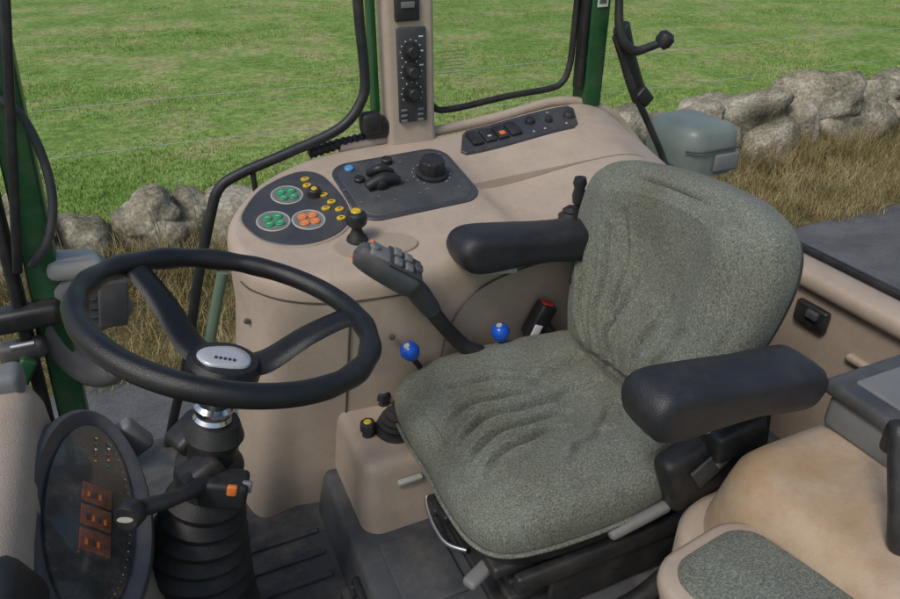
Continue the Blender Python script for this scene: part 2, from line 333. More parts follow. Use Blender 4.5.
for i in range(5): box("slot_fin_%d"%i,(.184,.74+.03*i,.165),(.006,.006,.045),M_grey,sp,.002)
box("plinth_step",(.31,.82,.222),(.12,.16,.012),M_grey,sp,.005)

# ------------------------------------------------------------ SEAT
seat=empty("driver_seat")
def crease(x,y,ls):
    d=0
    for (x0,y0,x1,y1,w,dep) in ls:
        vx,vy=x1-x0,y1-y0;L2=vx*vx+vy*vy;t=max(0,min(1,((x-x0)*vx+(y-y0)*vy)/L2))
        Ln=math.sqrt(L2);bend=.008*math.sin(t*3.1)+.003*math.sin(t*11+x0*90)
        nx,ny=-vy/Ln,vx/Ln
        dx=x-x0-vx*t-nx*bend;dy=y-y0-vy*t-ny*bend;r=math.hypot(dx,dy)
        if r>w*5: continue
        f=math.sin(math.pi*min(1,max(0.02,t*.96+.02)))**.5
        d-=dep*f*math.exp(-(r/w)**2)
        d+=dep*.5*f*math.exp(-((r-2*w)/(w))**2)
    return d
cx,cy=.545,.862
co=[(-.205,0),(-.208,-.09),(-.20,-.17),(-.165,-.215),(-.09,-.232),(.02,-.235),(.12,-.228),(.20,-.21),(.235,-.16),(.24,-.06),(.24,.06),(.235,.16),(.20,.21),(.12,.228),(.02,.235),(-.09,.232),(-.165,.215),(-.20,.17),(-.208,.09)]
cl=[(-.15,-.115,.03,-.075,.0065,.016),(-.16,-.07,.06,-.035,.0065,.019),(-.16,-.025,.05,.0,.0065,.020),(-.15,.03,.04,.035,.0065,.017),(-.11,.10,.06,.075,.007,.012),(-.02,-.16,.10,-.115,.007,.011),(.02,.0,.16,.02,.008,.012),(.07,-.11,.17,-.05,.008,.010),(.04,.06,.17,.09,.008,.009)]
def czf(x,y,s):
    z=.492+.014*min(1,s*3)
    z-=.026*math.exp(-((x-.09)/.12)**2-(y/.13)**2)
    z+=.013*math.exp(-((abs(y)-.17)/.04)**2)
    z-=.020*sst(-.08,-.21,x)
    z+=crease(x,y,cl)+.004*noise.noise(Vector((x*14,y*14,3)))
    return z
fr=lambda a,b:(lambda x,y:a-b*sst(-.08,-.22,x)+.003*noise.noise(Vector((x*20,y*20,a*25))))
ringbody("cushion",co,[(.02,fr(.395,.0)),(.004,fr(.40,0)),(0,fr(.415,.0)),(-.004,fr(.44,.005)),(-.002,fr(.462,.01)),(.006,fr(.479,.016)),(.018,fr(.489,.02)),(.03,fr(.492,.02))],
  lambda x,y:(min(.12,max(-.1,x*.9)),0),czf,M_fab,seat,M=Matrix.Translation((cx,cy,0)),cap=80,k=17,angle=80)
tube("cushion_piping",[(cx+a*1.012,cy+b*1.012,.410) for a,b in co],.004,M_fab,seat,closed=True,smoothk=5,seg=8)
bo=[(.0,0),(.0,-.12),(.02,-.185),(.09,-.215),(.18,-.240),(.27,-.256),(.35,-.258),(.415,-.235),(.452,-.175),(.466,-.09),(.47,0),(.466,.09),(.452,.175),(.415,.235),(.35,.258),(.27,.256),(.18,.240),(.09,.215),(.02,.185),(.0,.12)]
bl=[(.03,.0,.30,.06,.007,.015),(.04,.05,.32,.12,.007,.013),(.03,-.05,.24,-.09,.008,.011),(.05,.10,.26,.17,.007,.011),(.03,.02,.24,.01,.007,.013),(.18,.03,.36,.09,.008,.009),(.05,-.1,.2,-.15,.008,.009)]
def bzf(x,y,s):
    z=.052+.016*min(1,s*3)
    z+=.016*math.exp(-((abs(y)-.17)/.045)**2)*sst(.02,.12,x)
    z+=.012*math.exp(-((x-.13)/.07)**2)*math.exp(-(y/.12)**2)
    z-=.014*math.exp(-((x-.30)/.10)**2)*math.exp(-(y/.13)**2)
    z+=crease(x,y,bl)+.004*noise.noise(Vector((x*14,y*14,9)))
    return z
up=Vector((math.sin(math.radians(13)),0,math.cos(math.radians(13))))
fw=Vector((-math.cos(math.radians(13)),0,math.sin(math.radians(13))))
lat=fw.cross(up)
MB=Matrix.Translation(Vector((.785,.872,.465)))@Matrix.Rotation(math.radians(4),4,'Z')@Matrix((up*.895,lat*.90,fw)).transposed().to_4x4()@Matrix.Rotation(math.radians(3),4,'Z')
ringbody("backrest",bo,[(.03,lambda x,y:-.045),(.01,lambda x,y:-.04),(0,lambda x,y:-.02),(-.002,lambda x,y:.01),(.0,lambda x,y:.03),(.008,lambda x,y:.044),(.02,lambda x,y:.051),(.032,lambda x,y:.052)],
  lambda x,y:(min(.36,max(.09,x)),0),bzf,M_fab,seat,M=MB,cap=80,k=17,angle=80)
ringbody("backrest_shell",[(a*.94+.01,b*.94) for a,b in bo],[(.04,lambda x,y:-.075),(.01,lambda x,y:-.07),(0,lambda x,y:-.05),(0,lambda x,y:-.035)],lambda x,y:(.2,0),lambda x,y,s:-.034,M_black,seat,M=MB,cap=3)
ringbody("seat_pan",[(cx+a*.96+.01,cy+b*.95) for a,b in co],[(.03,lambda x,y:.34),(.01,lambda x,y:.35),(0,lambda x,y:.37),(0,lambda x,y:.40)],lambda x,y:(cx,cy),lambda x,y,s:.4,M_black,seat,cap=3)
for i in range(6):
    ex=.012 if i%2 else 0
    box("suspension_fold_%d"%i,(.60,.862,.225+i*.022),(.36+ex*2,.36+ex*2,.021),M_rubber,seat,.007)
box("suspension_base",(.60,.862,.225),(.42,.40,.02),M_black,seat,.006)
box("suspension_top",(.58,.862,.350),(.42,.41,.025),M_black,seat,.008)
box("side_rail",(.60,.64,.335),(.40,.02,.04),M_black,seat,.006)
box("side_skirt",(.62,.645,.28),(.30,.015,.09),M_black,seat,.006)
box("height_handle",(.62,.622,.405),(.12,.02,.020),M_mgrey,seat,.008,rot=(0,math.radians(-10),0))
box("slide_handle",(.37,.69,.335),(.09,.026,.018),M_mgrey,seat,.007,rot=(0,0,math.radians(25)))
for i,z in enumerate((.30,.27)): box("latch_%d"%i,(.385,.86+.05*i,z),(.05,.05,.02),M_black,seat,.006)
tube("adjust_bar",[(.39,.95,.30),(.36,.92,.27),(.36,.84,.25),(.39,.80,.25)],.005,M_steel,seat)
tube("corrugated_hose",[(.44,.60,.245),(.52,.585,.25),(.60,.58,.26),(.68,.59,.28)],.020,M_rubber,seat,smoothk=20,radfn=lambda t:1 if int(t*120)%2 else .82)
def armrest(tag,c,a,sc,yaw,hs=1):
    pr=[(-.205,-.012),(-.21,.01),(-.198,.032),(-.165,.043),(-.08,.042),(.02,.038),(.12,.038),(.165,.030),(.187,.006),(.18,-.024),(.155,-.040),(.10,-.040),(.03,-.034),(-.06,-.038),(-.14,-.044),(-.185,-.036)]
    a=math.radians(a)
    X=Vector((math.cos(a),0,-math.sin(a)));U=Vector((math.sin(a),0,math.cos(a)));ZZ=X.cross(U)
    base=Matrix.Translation(Vector(c))@Matrix.Rotation(math.radians(yaw),4,'Z')@Matrix((X*sc,U*hs,ZZ)).transposed().to_4x4()
    ringbody("armrest_%s"%tag,pr,[(.018,lambda x,y:-.044),(.009,lambda x,y:-.041),(.002,lambda x,y:-.032),(0,lambda x,y:-.015),(0,lambda x,y:.015),(.002,lambda x,y:.032),(.009,lambda x,y:.041),(.018,lambda x,y:.044)],
       lambda x,y:(min(.14,max(-.15,x)),0),lambda x,y,s:.045,M_arm,seat,M=base,cap=5)
    return base
A1=armrest("near",(.685,.562,.698),5,.80,-1)
A2=armrest("far",(.655,1.065,.712),7,.86,3,.92)
for tag,B in (("near",A1),("far",A2)):
    box("armrest_plate_%s"%tag,tuple(B@Vector((-.10,-.044,0))),(.08,.05,.014),M_lgrey,seat,.005,rot=(0,math.radians(9),0))
for tag,y,sgn in (("near",.572,1),("far",1.075,-1)):
    box("armrest_arm_%s"%tag,(.80,y+sgn*.03,.625),(.12,.024,.07),M_black,seat,.01,rot=(0,math.radians(15),0))
    box("armrest_bracket_%s"%tag,(.80,y+sgn*.045,.55),(.10,.03,.20),M_black,seat,.012,rot=(0,math.radians(-10),0))
    cyl("pivot_%s"%tag,(.81,y+sgn*.03,.65),(0,-sgn,0),.026,.02,M_black,seat)
box("recliner_cover",(.745,.622,.495),(.19,.05,.13),M_black,seat,.02,rot=(0,math.radians(-20),0))
box("recliner_box",(.76,.60,.56),(.10,.05,.06),M_black,seat,.012,rot=(0,math.radians(-10),0))
box("recliner_plate",(.72,.592,.51),(.07,.006,.045),M_grey,seat,.002,rot=(0,math.radians(-35),0))
box("recliner_button",(.74,.588,.52),(.03,.006,.014),M_mgrey,seat,.002,rot=(0,math.radians(-35),0))
sb=empty("seat_belt_buckle")
box("buckle",(.70,1.10,.505),(.04,.035,.085),M_black,sb,.006,rot=(math.radians(5),math.radians(25),0))
box("buckle_button",(.714,1.097,.543),(.026,.022,.010),M_red,sb,.003,rot=(math.radians(5),math.radians(25),0))
box("buckle_stalk",(.665,1.105,.44),(.02,.012,.09),M_black,sb,.004,rot=(0,math.radians(25),0))
box("buckle_label",(.684,1.081,.49),(.02,.003,.03),M_white,sb,.001,rot=(0,math.radians(25),0))
tube("belt_webbing",[(.73,1.11,.49),(.76,1.10,.44),(.80,1.09,.40)],.014,M_black,sb,flat=.2)

# ------------------------------------------------------------ STEERING WHEEL
sw=empty("steering_wheel")
wc=Vector((.060,.842,.815));wn=Vector((.309,0,.951)).normalized();WB=basis(wn)
def W(r,a,h=0): return wc+WB@Vector((r*math.cos(math.radians(a)),r*math.sin(math.radians(a)),h))
R=.186;HD=-.026
def gripr(t):
    a=(t*360)%360
    w=sst(60,80,a)*sst(200,180,a)+sst(290,310,a)+sst(20,0,a)
    return 1+.07*w*math.cos(math.radians(a*16))
tube("rim",[W(R,a) for a in range(0,360,3)],.0152,M_wheel,sw,smoothk=2,seg=18,closed=True,radfn=gripr)
def spoke(i,a):
    pts=[(0.02,-.052+HD),(.06,-.046+HD),(.11,-.036),(.155,-.012),(R,0)]
    ws=[.028,.026,.023,.021,.024]
    bm=bmesh.new();prev=None
    P=cr([(r,h,w) for (r,h),w in zip(pts,ws)],5)
    ar=math.radians(a);d=Vector((math.cos(ar),math.sin(ar),0));t=Vector((-math.sin(ar),math.cos(ar),0))
    for p in P:
        r,h,w=p;sec=[]
        for (u,v) in ((-1,-.2),(-.8,.5),(-.3,.75),(.3,.75),(.8,.5),(1,-.2),(.7,-.7),(-.7,-.7)):
            sec.append(bm.verts.new(wc+WB@(d*r+t*(u*w)+Vector((0,0,h+v*.010)))))
        if prev:
            for k in range(8): bm.faces.new((prev[k],prev[(k+1)%8],sec[(k+1)%8],sec[k]))
        else: bm.faces.new(sec[::-1])
        prev=sec
    bm.faces.new(prev)
    from_bm("spoke_%d"%i,bm,M_wheel,sw,angle=50)
for i,a in enumerate((130,10,250)): spoke(i,a)
lathe("hub",[(0,-.078),(.040,-.076),(.050,-.06),(.050,-.046),(.044,-.038),(0,-.036)],wc+wn*HD,wn,M_wheel,sw)
MC=Matrix.Translation(wc+wn*(HD-.004))@WB.to_4x4()@Matrix.Rotation(math.radians(-15),4,'Z')
ringbody("hub_cap",[(a*.84,b*.84) for a,b in [(-.040,-.018),(-.02,-.034),(.024,-.028),(.040,-.012),(.036,.016),(.010,.034),(-.030,.020),(-.044,0)]],[(0,lambda x,y:-.038),(0,lambda x,y:-.031),(.002,lambda x,y:-.029)],lambda x,y:(0,0),lambda x,y,s:-.0285,M_silver,sw,M=MC,cap=3,k=3)
for q in range(5): box("hub_emblem_%d"%q,tuple(MC@Vector((-.012+.006*q,-.011,-.0283))),(.004,.006,.0012),M_black,sw,.0003,rot=MC.to_3x3())
# ------------------------------------------------------------ STEERING COLUMN
sc=empty("steering_column")
ax=Vector((.27,0,.963))
def K(t,dx=0,dy=0): return wc+wn*(-.075)-ax*t+Vector((dx,dy,0))
lathe("shaft",[(0,0),(.018,0),(.018,.12),(0,.12)],K(.13),ax,M_black,sc)
lathe("chrome_collar",[(0,0),(.024,0),(.027,.008),(.024,.014),(.027,.020),(.027,.026),(.022,.032),(0,.032)],K(.092,-.006),ax,M_chrome,sc)
lathe("column_tube",[(0,0),(.036,0),(.034,.03),(.042,.05),(.032,.075),(0,.075)],K(.165),ax,M_black,sc)
box("lock_lever",tuple(K(.125,-.03,.03)),(.06,.05,.03),M_black,sc,.01,rot=(0,math.radians(-25),.4))
lathe("switch_housing",[(0,0),(.034,0),(.048,.01),(.048,.045),(.034,.06),(0,.06)],K(.21),ax,M_black,sc,sy=1.2)
tube("stalk",[K(.160,.0,-.04),K(.135,-.055,-.085),K(.118,-.115,-.105)],[.014,.010,.012],M_black,sc)
lathe("stalk_knob",[(0,0),(.014,0),(.018,.006),(.018,.02),(.015,.025),(0,.025)],K(.118,-.109,-.102),(-.5,-.82,.2),M_black,sc)
cyl("stalk_icon",K(.118,-.109,-.102)+Vector((-.5,-.82,.2)).normalized()*.0245,(-.5,-.82,.2),.011,.0015,M_lgrey,sc,bev=.0003,sy=.35)
tube("stalk_b",[K(.155,-.02,-.03),K(.145,-.035,-.05),K(.14,-.05,-.06)],[.014,.013,.009],M_black,sc)
box("stalk_block",tuple(K(.15,-.02,-.035)),(.06,.045,.04),M_black,sc,.01,rot=(0,math.radians(-15),.3))
box("hazard_switch",tuple(K(.172,.012,-.055)),(.066,.042,.045),M_black,sc,.008,rot=(0,math.radians(15),math.radians(-15)))
box("hazard_button",tuple(K(.159,.018,-.078)),(.014,.008,.018),M_org,sc,.003,rot=(0,math.radians(15),math.radians(-15)))
box("hazard_key",tuple(K(.166,.040,-.072)),(.014,.008,.020),M_mgrey,sc,.003,rot=(0,math.radians(15),math.radians(-15)))
prof=[(0,0)]
for i in range(7):
    r=.092-.0064*i;z=i*.029
    prof+=[(r,z),(r+.004,z+.011),(r-.010,z+.025)]
prof+=[(.04,.205),(0,.21)]
lathe("rubber_bellows",prof,K(.415),ax,M_rubber,sc,angle=25)
box("bellows_base",tuple(K(.425)),(.20,.20,.04),M_rubber,sc,.015,rot=(0,math.radians(14),0))
# ------------------------------------------------------------ DASHBOARD / CLUSTER
ic=empty("instrument_cluster")
cn=Vector((.74,-.06,.67)).normalized()
cc=Vector((-.163,.775,.612))
CB=basis(cn,(0,1,0))
MCl=Matrix.Translation(cc)@CB.to_4x4()
el=lambda a,b,n=40:[(a*math.cos(2*math.pi*i/n),b*math.sin(2*math.pi*i/n)) for i in range(n)]
ringbody("bezel",el(.198,.092),[(-.006,lambda x,y:-.09),(0,lambda x,y:.0),(.003,lambda x,y:.010),(.010,lambda x,y:.014),(.018,lambda x,y:.011),(.028,lambda x,y:.002)],lambda x,y:(x*.5,0),lambda x,y,s:.001,M_bezel,ic,M=MCl,cap=3,k=2)
M_glass=mat("cluster_glass",(.042,.042,.040),.2,.25,10,coat=.4,dust=.5)
ringbody("cluster_lens",el(.168,.063),[(0,lambda x,y:.0),(.002,lambda x,y:.006)],lambda x,y:(x*.4,0),lambda x,y,s:.006+.004*s,M_glass,ic,M=MCl,cap=5,k=2)
M_lcd=mat("lcd_orange",(.20,.075,.04),.4,.3,90)
for i,(u,w) in enumerate([(-.055,.034),(-.015,.034),(.025,.034)]):
    box("lcd_%d"%i,tuple(MCl@Vector((u,-.004,.0085))),(w,.042,.004),M_lcd,ic,.001,rot=CB)
    for j in range(4): box("lcd_digit_%d_%d"%(i,j),tuple(MCl@Vector((u-.004,-.016+.008*j,.0108))),(.009,.0035,.0008),M_org if (i+j)%2 else M_panel,ic,0,rot=CB)
for i in range(26):
    a=math.radians(200+i*5.6);p=MCl@Vector((.152*math.cos(a),.054*math.sin(a),.0078))
    cyl("gauge_tick_%d"%i,p,cn,.0011,.0008,M_mgrey if i%3 else M_lgrey,ic,bev=.0002,seg=6)
for i in range(10):
    p=MCl@Vector((.09+.012*(i%5),-.02+.02*(i//5),.0085));cyl("warning_lamp_%d"%i,p,cn,.0018,.001,[M_grn,M_yel,M_red,M_white][i%4],ic,bev=.0002,seg=8)
db=empty("dashboard")
ringbody("dash_hood",rrect(-.52,-.205,.50,1.01,.07),[(-.03,lambda x,y:.12),(-.02,lambda x,y:.4),(0,lambda x,y:.61),(.0,lambda x,y:.675),(.008,lambda x,y:.70),(.025,lambda x,y:.715)],lambda x,y:(-.37,min(.9,max(.6,y))),lambda x,y,s:.715+.012*s,M_beige,db,cap=8,lin=.03)
box("cluster_support",(-.20,.775,.44),(.16,.36,.28),M_beige,db,.04,rot=(0,math.radians(-14),0))
box("lower_cowl",(-.13,.80,.18),(.30,.40,.22),M_beige_d,db,.03)
box("cluster_side",(-.13,.965,.56),(.08,.03,.06),M_mgrey,db,.008,rot=(0,math.radians(-30),0))
box("dash_side_trim",(-.235,.60,.675),(.08,.08,.08),M_black,db,.02,rot=(0,math.radians(-20),0))
box("dash_duct",(-.27,.96,.72),(.10,.05,.04),M_mgrey,db,.012)

# ------------------------------------------------------------ PILLARS / FRAME
bp=empty("centre_pillar")
ringbody("pillar_trim",rrect(.515,.632,1.500,1.56,.014),[(-.004,lambda x,y:.79),(0,lambda x,y:.84),(0,lambda x,y:1.3),(0,lambda x,y:2.0)],lambda x,y:(.57,1.53),lambda x,y,s:2.0,M_beige,bp,cap=2,lin=.05)
box("pillar_frame",(.585,1.585,1.4),(.10,.05,1.3),M_green,bp,.006)
box("pillar_edge",(.509,1.575,1.45),(.012,.04,1.2),M_green,bp,.003)
X0=-.012
box("radio_panel",(.586+X0,1.4975,.952),(.068,.010,.205),M_panel,bp,.004)
for i,z in enumerate((1.005,.962,.915)):
    lathe("radio_knob_%d"%i,[(0,0),(.021,0),(.021,.003),(.014,.004),(.012,.018),(.010,.02),(0,.02)],(.583+X0,1.4925,z),(0,-1,0),M_black,bp)
    for q in range(9):
        a=math.radians(-30+q*30);cyl("tick_%d_%d"%(i,q),(.583+X0+.0245*math.cos(a),1.4925,z+.0245*math.sin(a)),(0,-1,0),.0016,.0006,M_white,bp,bev=.0001,seg=6)
for i in range(6): box("radio_key_%d"%i,(.563+X0+(i%2)*.04,1.492,.878-.012*(i//2)),(.014,.003,.006),M_mgrey,bp,.001)
for i in range(3): box("radio_label_%d"%i,(.607+X0,1.4922,1.035-.03*i),(.010,.001,.003),M_white,bp,.0003)
box("upper_switch",(.578+X0,1.4975,1.092),(.056,.012,.05),M_black,bp,.004)
box("upper_key",(.578+X0,1.490,1.10),(.03,.005,.012),M_mgrey,bp,.001)
box("base_block",(.495,1.53,.838),(.07,.05,.045),M_black,bp,.012)
cp=empty("rear_pillar")
box("pillar_post",(1.085,1.555,1.40),(.055,.06,1.16),M_green,cp,.008)
box("pillar_seal",(1.045,1.54,1.42),(.018,.03,1.10),M_rubber,cp,.006)
box("barcode_label",(1.085,1.523,1.09),(.03,.002,.05),M_white,cp,.0005)
for i in range(7): box("barcode_bar_%d"%i,(1.075+.003*i,1.5215,1.09),(.0015,.001,.035),M_black,cp,0)
wd=empty("side_window")
tube("window_seal",[(.634,1.55,1.9),(.634,1.55,1.3),(.634,1.55,.91),(.645,1.55,.865),(.69,1.55,.852),(.85,1.55,.868),(.96,1.55,.874),(1.0,1.55,.885),(1.02,1.55,.92),(1.026,1.55,1.0),(1.03,1.55,1.3),(1.03,1.55,1.9)],.008,M_rubber,wd,smoothk=6)
me=bpy.data.meshes.new("glass_pane");me.from_pydata([(.634,1.562,.85),(1.03,1.562,.85),(1.03,1.562,1.9),(.634,1.562,1.9)],[],[(0,1,2,3)]);obj("glass_pane",me,M_win,wd,smooth=False)
for i in range(7): box("sticker_line_%d"%i,(.70+.004*(i%2),1.558,.985-.008*i),(.075-.012*(i%3),.001,.0010),M_mgrey,wd,0)
tube("rear_window_frame",[(1.13,1.50,1.02),(1.165,1.51,.95),(1.20,1.52,.89),(1.24,1.53,.83)],.018,M_black,cp,flat=1.4)
tube("gas_strut",[(1.115,1.50,1.0),(1.18,1.50,.88),(1.30,1.50,.70),(1.33,1.48,.63)],.009,M_black,cp,smoothk=3)
box("strut_bracket",(1.225,1.50,.842),(.05,.03,.035),M_black,cp,.006,rot=(0,math.radians(45),0))
hk=empty("rear_door_handle")
tube("handle_bar",[(1.12,1.50,1.16),(1.115,1.50,1.08),(1.125,1.49,1.0),(1.16,1.48,.965),(1.20,1.47,.972),(1.235,1.46,.985)],[.009,.010,.012,.012,.010,.010],M_black,hk)
lathe("handle_grip",[(0,0),(.014,0),(.022,.012),(.022,.03),(.012,.04),(0,.041)],(1.225,1.463,.972),(.5,-.2,.8),M_black,hk)
gr=empty("grab_rail")
tube("rail",[(.462,1.5,1.9),(.462,1.5,1.3),(.46,1.5,1.1),(.465,1.5,.965),(.455,1.5,.91),(.40,1.5,.853),(.27,1.5,.81),(.175,1.5,.782),(.125,1.5,.755),(.095,1.5,.69),(.04,1.5,.53),(-.02,1.5,.33),(-.07,1.5,.20),(-.14,1.5,0)],.0115,M_black,gr,smoothk=6)
box("rail_bracket",(.475,1.51,.855),(.05,.035,.05),M_black,gr,.012)
tube("rail_stub",[(.20,1.5,.785),(.20,1.5,.70)],.006,M_black,gr,smoothk=1)
tube("ribbed_hose",[(.33,1.515,.80),(.40,1.52,.812),(.47,1.53,.815)],.013,M_rubber,gr,smoothk=20,radfn=lambda t:1 if int(t*60)%2 else .8)
tube("green_door_edge",[(.10,1.49,.56),(.07,1.49,.47),(.03,1.49,.34),(-.01,1.49,.15)],.008,M_lgreen,gr,flat=1.6)
fp=empty("front_pillar")
def bar(name,p0,p1,w,d,mt,par,bev=.006):
    p0=Vector(p0);p1=Vector(p1);L=(p1-p0).length;B=basis(p1-p0,(1,0,0))
    return box(name,tuple((p0+p1)/2),(w,d,L),mt,par,bev,rot=B)
bar("pillar_post",(-.295,1.42,-.1),(-.13,1.42,1.9),.055,.05,M_green,fp)
bar("pillar_seal",(-.335,1.40,.0),(-.18,1.40,1.9),.02,.05,M_rubber,fp)
bar("wiper_strut",(-.262,1.36,.70),(-.075,1.36,1.5),.016,.014,M_black,fp,.004)
tube("wiper_hose",[(-.225,1.38,1.02),(-.185,1.38,.98),(-.17,1.38,.90),(-.175,1.38,.82),(-.20,1.38,.75),(-.24,1.38,.70)],.008,M_grey,fp)
box("hinge_block",(-.275,1.38,.60),(.12,.05,.045),M_black,fp,.012)
box("hinge_block_b",(-.30,1.38,.53),(.08,.04,.04),M_grey,fp,.012)
tube("hinge_bolt",[(-.31,1.34,.56),(-.27,1.34,.56)],.007,M_steel,fp,smoothk=1)
bar("lower_bracket",(-.34,1.36,.44),(-.29,1.36,.52),.03,.03,M_green,fp)
sm=empty("work_light")
rz=(0,math.radians(12),.2)
ringbody("lamp_body",rrect(-.06,.06,-.075,.065,.03),[(.01,lambda x,y:-.045),(0,lambda x,y:-.03),(0,lambda x,y:.03),(.008,lambda x,y:.042)],lambda x,y:(0,0),lambda x,y,s:.044,M_mgrey,sm,M=Matrix.Translation((-.165,1.44,.595))@Euler((math.radians(90),math.radians(-12),.25)).to_matrix().to_4x4(),cap=4,lin=.02)
box("lamp_top",(-.18,1.43,.668),(.10,.08,.045),M_lgrey,sm,.018,rot=rz)
box("lamp_lens",(-.125,1.392,.585),(.055,.012,.10),M_grey,sm,.004,rot=rz)
for i in range(4): box("lamp_fin_%d"%i,(-.175,1.392,.625-.02*i),(.045,.01,.006),M_grey,sm,.002,rot=rz)
tube("lamp_bracket",[(-.235,1.42,.62),(-.25,1.42,.52),(-.215,1.42,.44),(-.17,1.42,.415),(-.14,1.42,.45)],[.02,.03,.036,.034,.02],M_mgrey,sm)

# ------------------------------------------------------------ REAR WALL, FENDER, STORAGE, PASSENGER SEAT
rw=empty("rear_wall")
box("wall_panel",(1.345,.60,.31),(.07,1.06,.44),M_beige_d,rw,.012)
box("window_sill",(1.33,.60,.55),(.085,1.06,.045),M_beige,rw,.018)
box("sill_seal",(1.375,.60,.577),(.02,1.06,.016),M_rubber,rw,.005)
box("latch_recess",(1.300,.905,.475),(.02,.085,.055),M_black,rw,.008)
box("latch_tab",(1.288,.895,.485),(.015,.03,.02),M_grey,rw,.004)
box("wall_rib",(1.305,.46,.43),(.02,.68,.018),M_beige,rw,.007)
fd=empty("inner_fender")
ringbody("fender_shell",rrect(.66,1.31,.02,.565,.10,10),[(-.04,lambda x,y:.12),(-.03,lambda x,y:.3),(-.015,lambda x,y:.46),(0,lambda x,y:.53),(.008,lambda x,y:.56),(.024,lambda x,y:.583),(.045,lambda x,y:.594)],lambda x,y:(min(1.1,max(.85,x)),.3),lambda x,y,s:.595+.01*s,M_stain,fd,cap=14,lin=.03)
ringbody("fender_base",rrect(.61,1.30,.0,.60,.12,10),[(-.01,lambda x,y:.12),(0,lambda x,y:.3),(0,lambda x,y:.43),(.008,lambda x,y:.445),(.02,lambda x,y:.45)],lambda x,y:(min(1.1,max(.85,x)),.3),lambda x,y,s:.45,M_beige,fd,cap=3,lin=.03)
sx=empty("storage_box")
box("box_body",(1.06,.33,.625),(.40,.41,.06),M_mgrey,sx,.012)
box("box_lid",(1.06,.33,.667),(.42,.43,.026),M_grey,sx,.010)
box("lid_inset",(1.06,.33,.681),(.36,.37,.008),M_mgrey,sx,.004)
box("box_latch",(1.0,.545,.645),(.05,.012,.03),M_black,sx,.004)
gh=empty("grab_handle")
tube("handle",[(.775,.385,.70),(.766,.38,.74),(.757,.36,.70),(.748,.335,.65),(.745,.32,.61),(.76,.32,.595)],.012,M_black,gh)
ps=empty("passenger_seat")
MP=Matrix.Translation((.60,.295,.55))@Euler((math.radians(-6),0,math.radians(8))).to_matrix().to_4x4()
ringbody("seat_frame",rrect(-.10,.10,-.30,.185,.06),[(.004,lambda x,y:-.03),(0,lambda x,y:-.01),(.003,lambda x,y:.002),(.010,lambda x,y:.006)],lambda x,y:(0,min(.1,max(-.2,y))),lambda x,y,s:.006,M_beige,ps,M=MP,cap=5,lin=.02)
ringbody("seat_pad",rrect(-.078,.078,-.28,.163,.045),[(0,lambda x,y:.0),(0,lambda x,y:.008),(.004,lambda x,y:.013),(.012,lambda x,y:.015)],lambda x,y:(0,min(.1,max(-.2,y))),lambda x,y,s:.015+.006*s,M_fab,ps,M=MP,cap=8,lin=.02)
rl=empty("rear_lamp")
ringbody("lamp_shell",rrect(1.56,1.77,1.64,1.89,.06),[(0,lambda x,y:.51),(-.008,lambda x,y:.59),(0,lambda x,y:.64),(.012,lambda x,y:.658),(.03,lambda x,y:.666)],lambda x,y:(1.67,1.76),lambda x,y,s:.666+.010*s,M_lamp,rl,cap=6,lin=.03)
tube("lamp_lid_line",[(1.552,1.66,.60),(1.59,1.628,.60),(1.67,1.628,.60),(1.75,1.63,.60)],.003,M_grey,rl)
box("lamp_mount",(1.60,1.80,.49),(.16,.24,.10),M_green,rl,.03)
box("lamp_lens",(1.70,1.628,.555),(.10,.012,.06),M_mgrey,rl,.008)
box("lamp_post",(1.62,1.80,.2),(.08,.10,.52),M_green,rl,.02)

# ------------------------------------------------------------ OUTSIDE
def grid(name,x0,x1,y0,y1,nx,ny,zf,mt):
    X=np.linspace(x0,x1,nx);Y=np.linspace(y0,y1,ny)
    vs=[(x,y,zf(x,y)) for y in Y for x in X]
    fs=[(j*nx+i,j*nx+i+1,(j+1)*nx+i+1,(j+1)*nx+i) for j in range(ny-1) for i in range(nx-1)]
    me=bpy.data.meshes.new(name);me.from_pydata(vs,[],fs);return obj(name,me,mt)
def gmat(name,cols,scales,rough=.95,pos=(.36,.5,.64),lo=.6,hi=1.25):
    m=bpy.data.materials.new(name);m.use_nodes=True;nt=m.node_tree;N=nt.nodes;Lk=nt.links
    b=N["Principled BSDF"];b.inputs["Roughness"].default_value=rough;b.inputs["Specular IOR Level"].default_value=.1
    g=N.new("ShaderNodeNewGeometry")
    n1=N.new("ShaderNodeTexNoise");n1.inputs["Scale"].default_value=scales[0];n1.inputs["Detail"].default_value=8;n1.inputs["Roughness"].default_value=.7
    n2=N.new("ShaderNodeTexNoise");n2.inputs["Scale"].default_value=scales[1];n2.inputs["Detail"].default_value=4
    Lk.new(g.outputs["Position"],n1.inputs["Vector"]);Lk.new(g.outputs["Position"],n2.inputs["Vector"])
    r1=N.new("ShaderNodeValToRGB");el=r1.color_ramp.elements
    el[0].position=pos[0];el[0].color=(*cols[0],1);el[1].position=pos[2];el[1].color=(*cols[2],1);e=el.new(pos[1]);e.color=(*cols[1],1)
    r2=N.new("ShaderNodeValToRGB");r2.color_ramp.elements[0].position=.3;r2.color_ramp.elements[1].position=.7
    r2.color_ramp.elements[0].color=(lo,lo,lo*.95,1);r2.color_ramp.elements[1].color=(hi,hi,hi*.92,1)
    Lk.new(n1.outputs["Fac"],r1.inputs["Fac"]);Lk.new(n2.outputs["Fac"],r2.inputs["Fac"])
    mx=N.new("ShaderNodeMix");mx.data_type='RGBA';mx.blend_type='MULTIPLY';mx.inputs[0].default_value=1
    Lk.new(r1.outputs["Color"],mx.inputs[6]);Lk.new(r2.outputs["Color"],mx.inputs[7]);Lk.new(mx.outputs[2],b.inputs["Base Color"])
    return m
M_field=gmat("field_grass",[(.15,.25,.06),(.21,.31,.09),(.33,.33,.16)],(.75,10),pos=(.38,.5,.62),lo=.6)
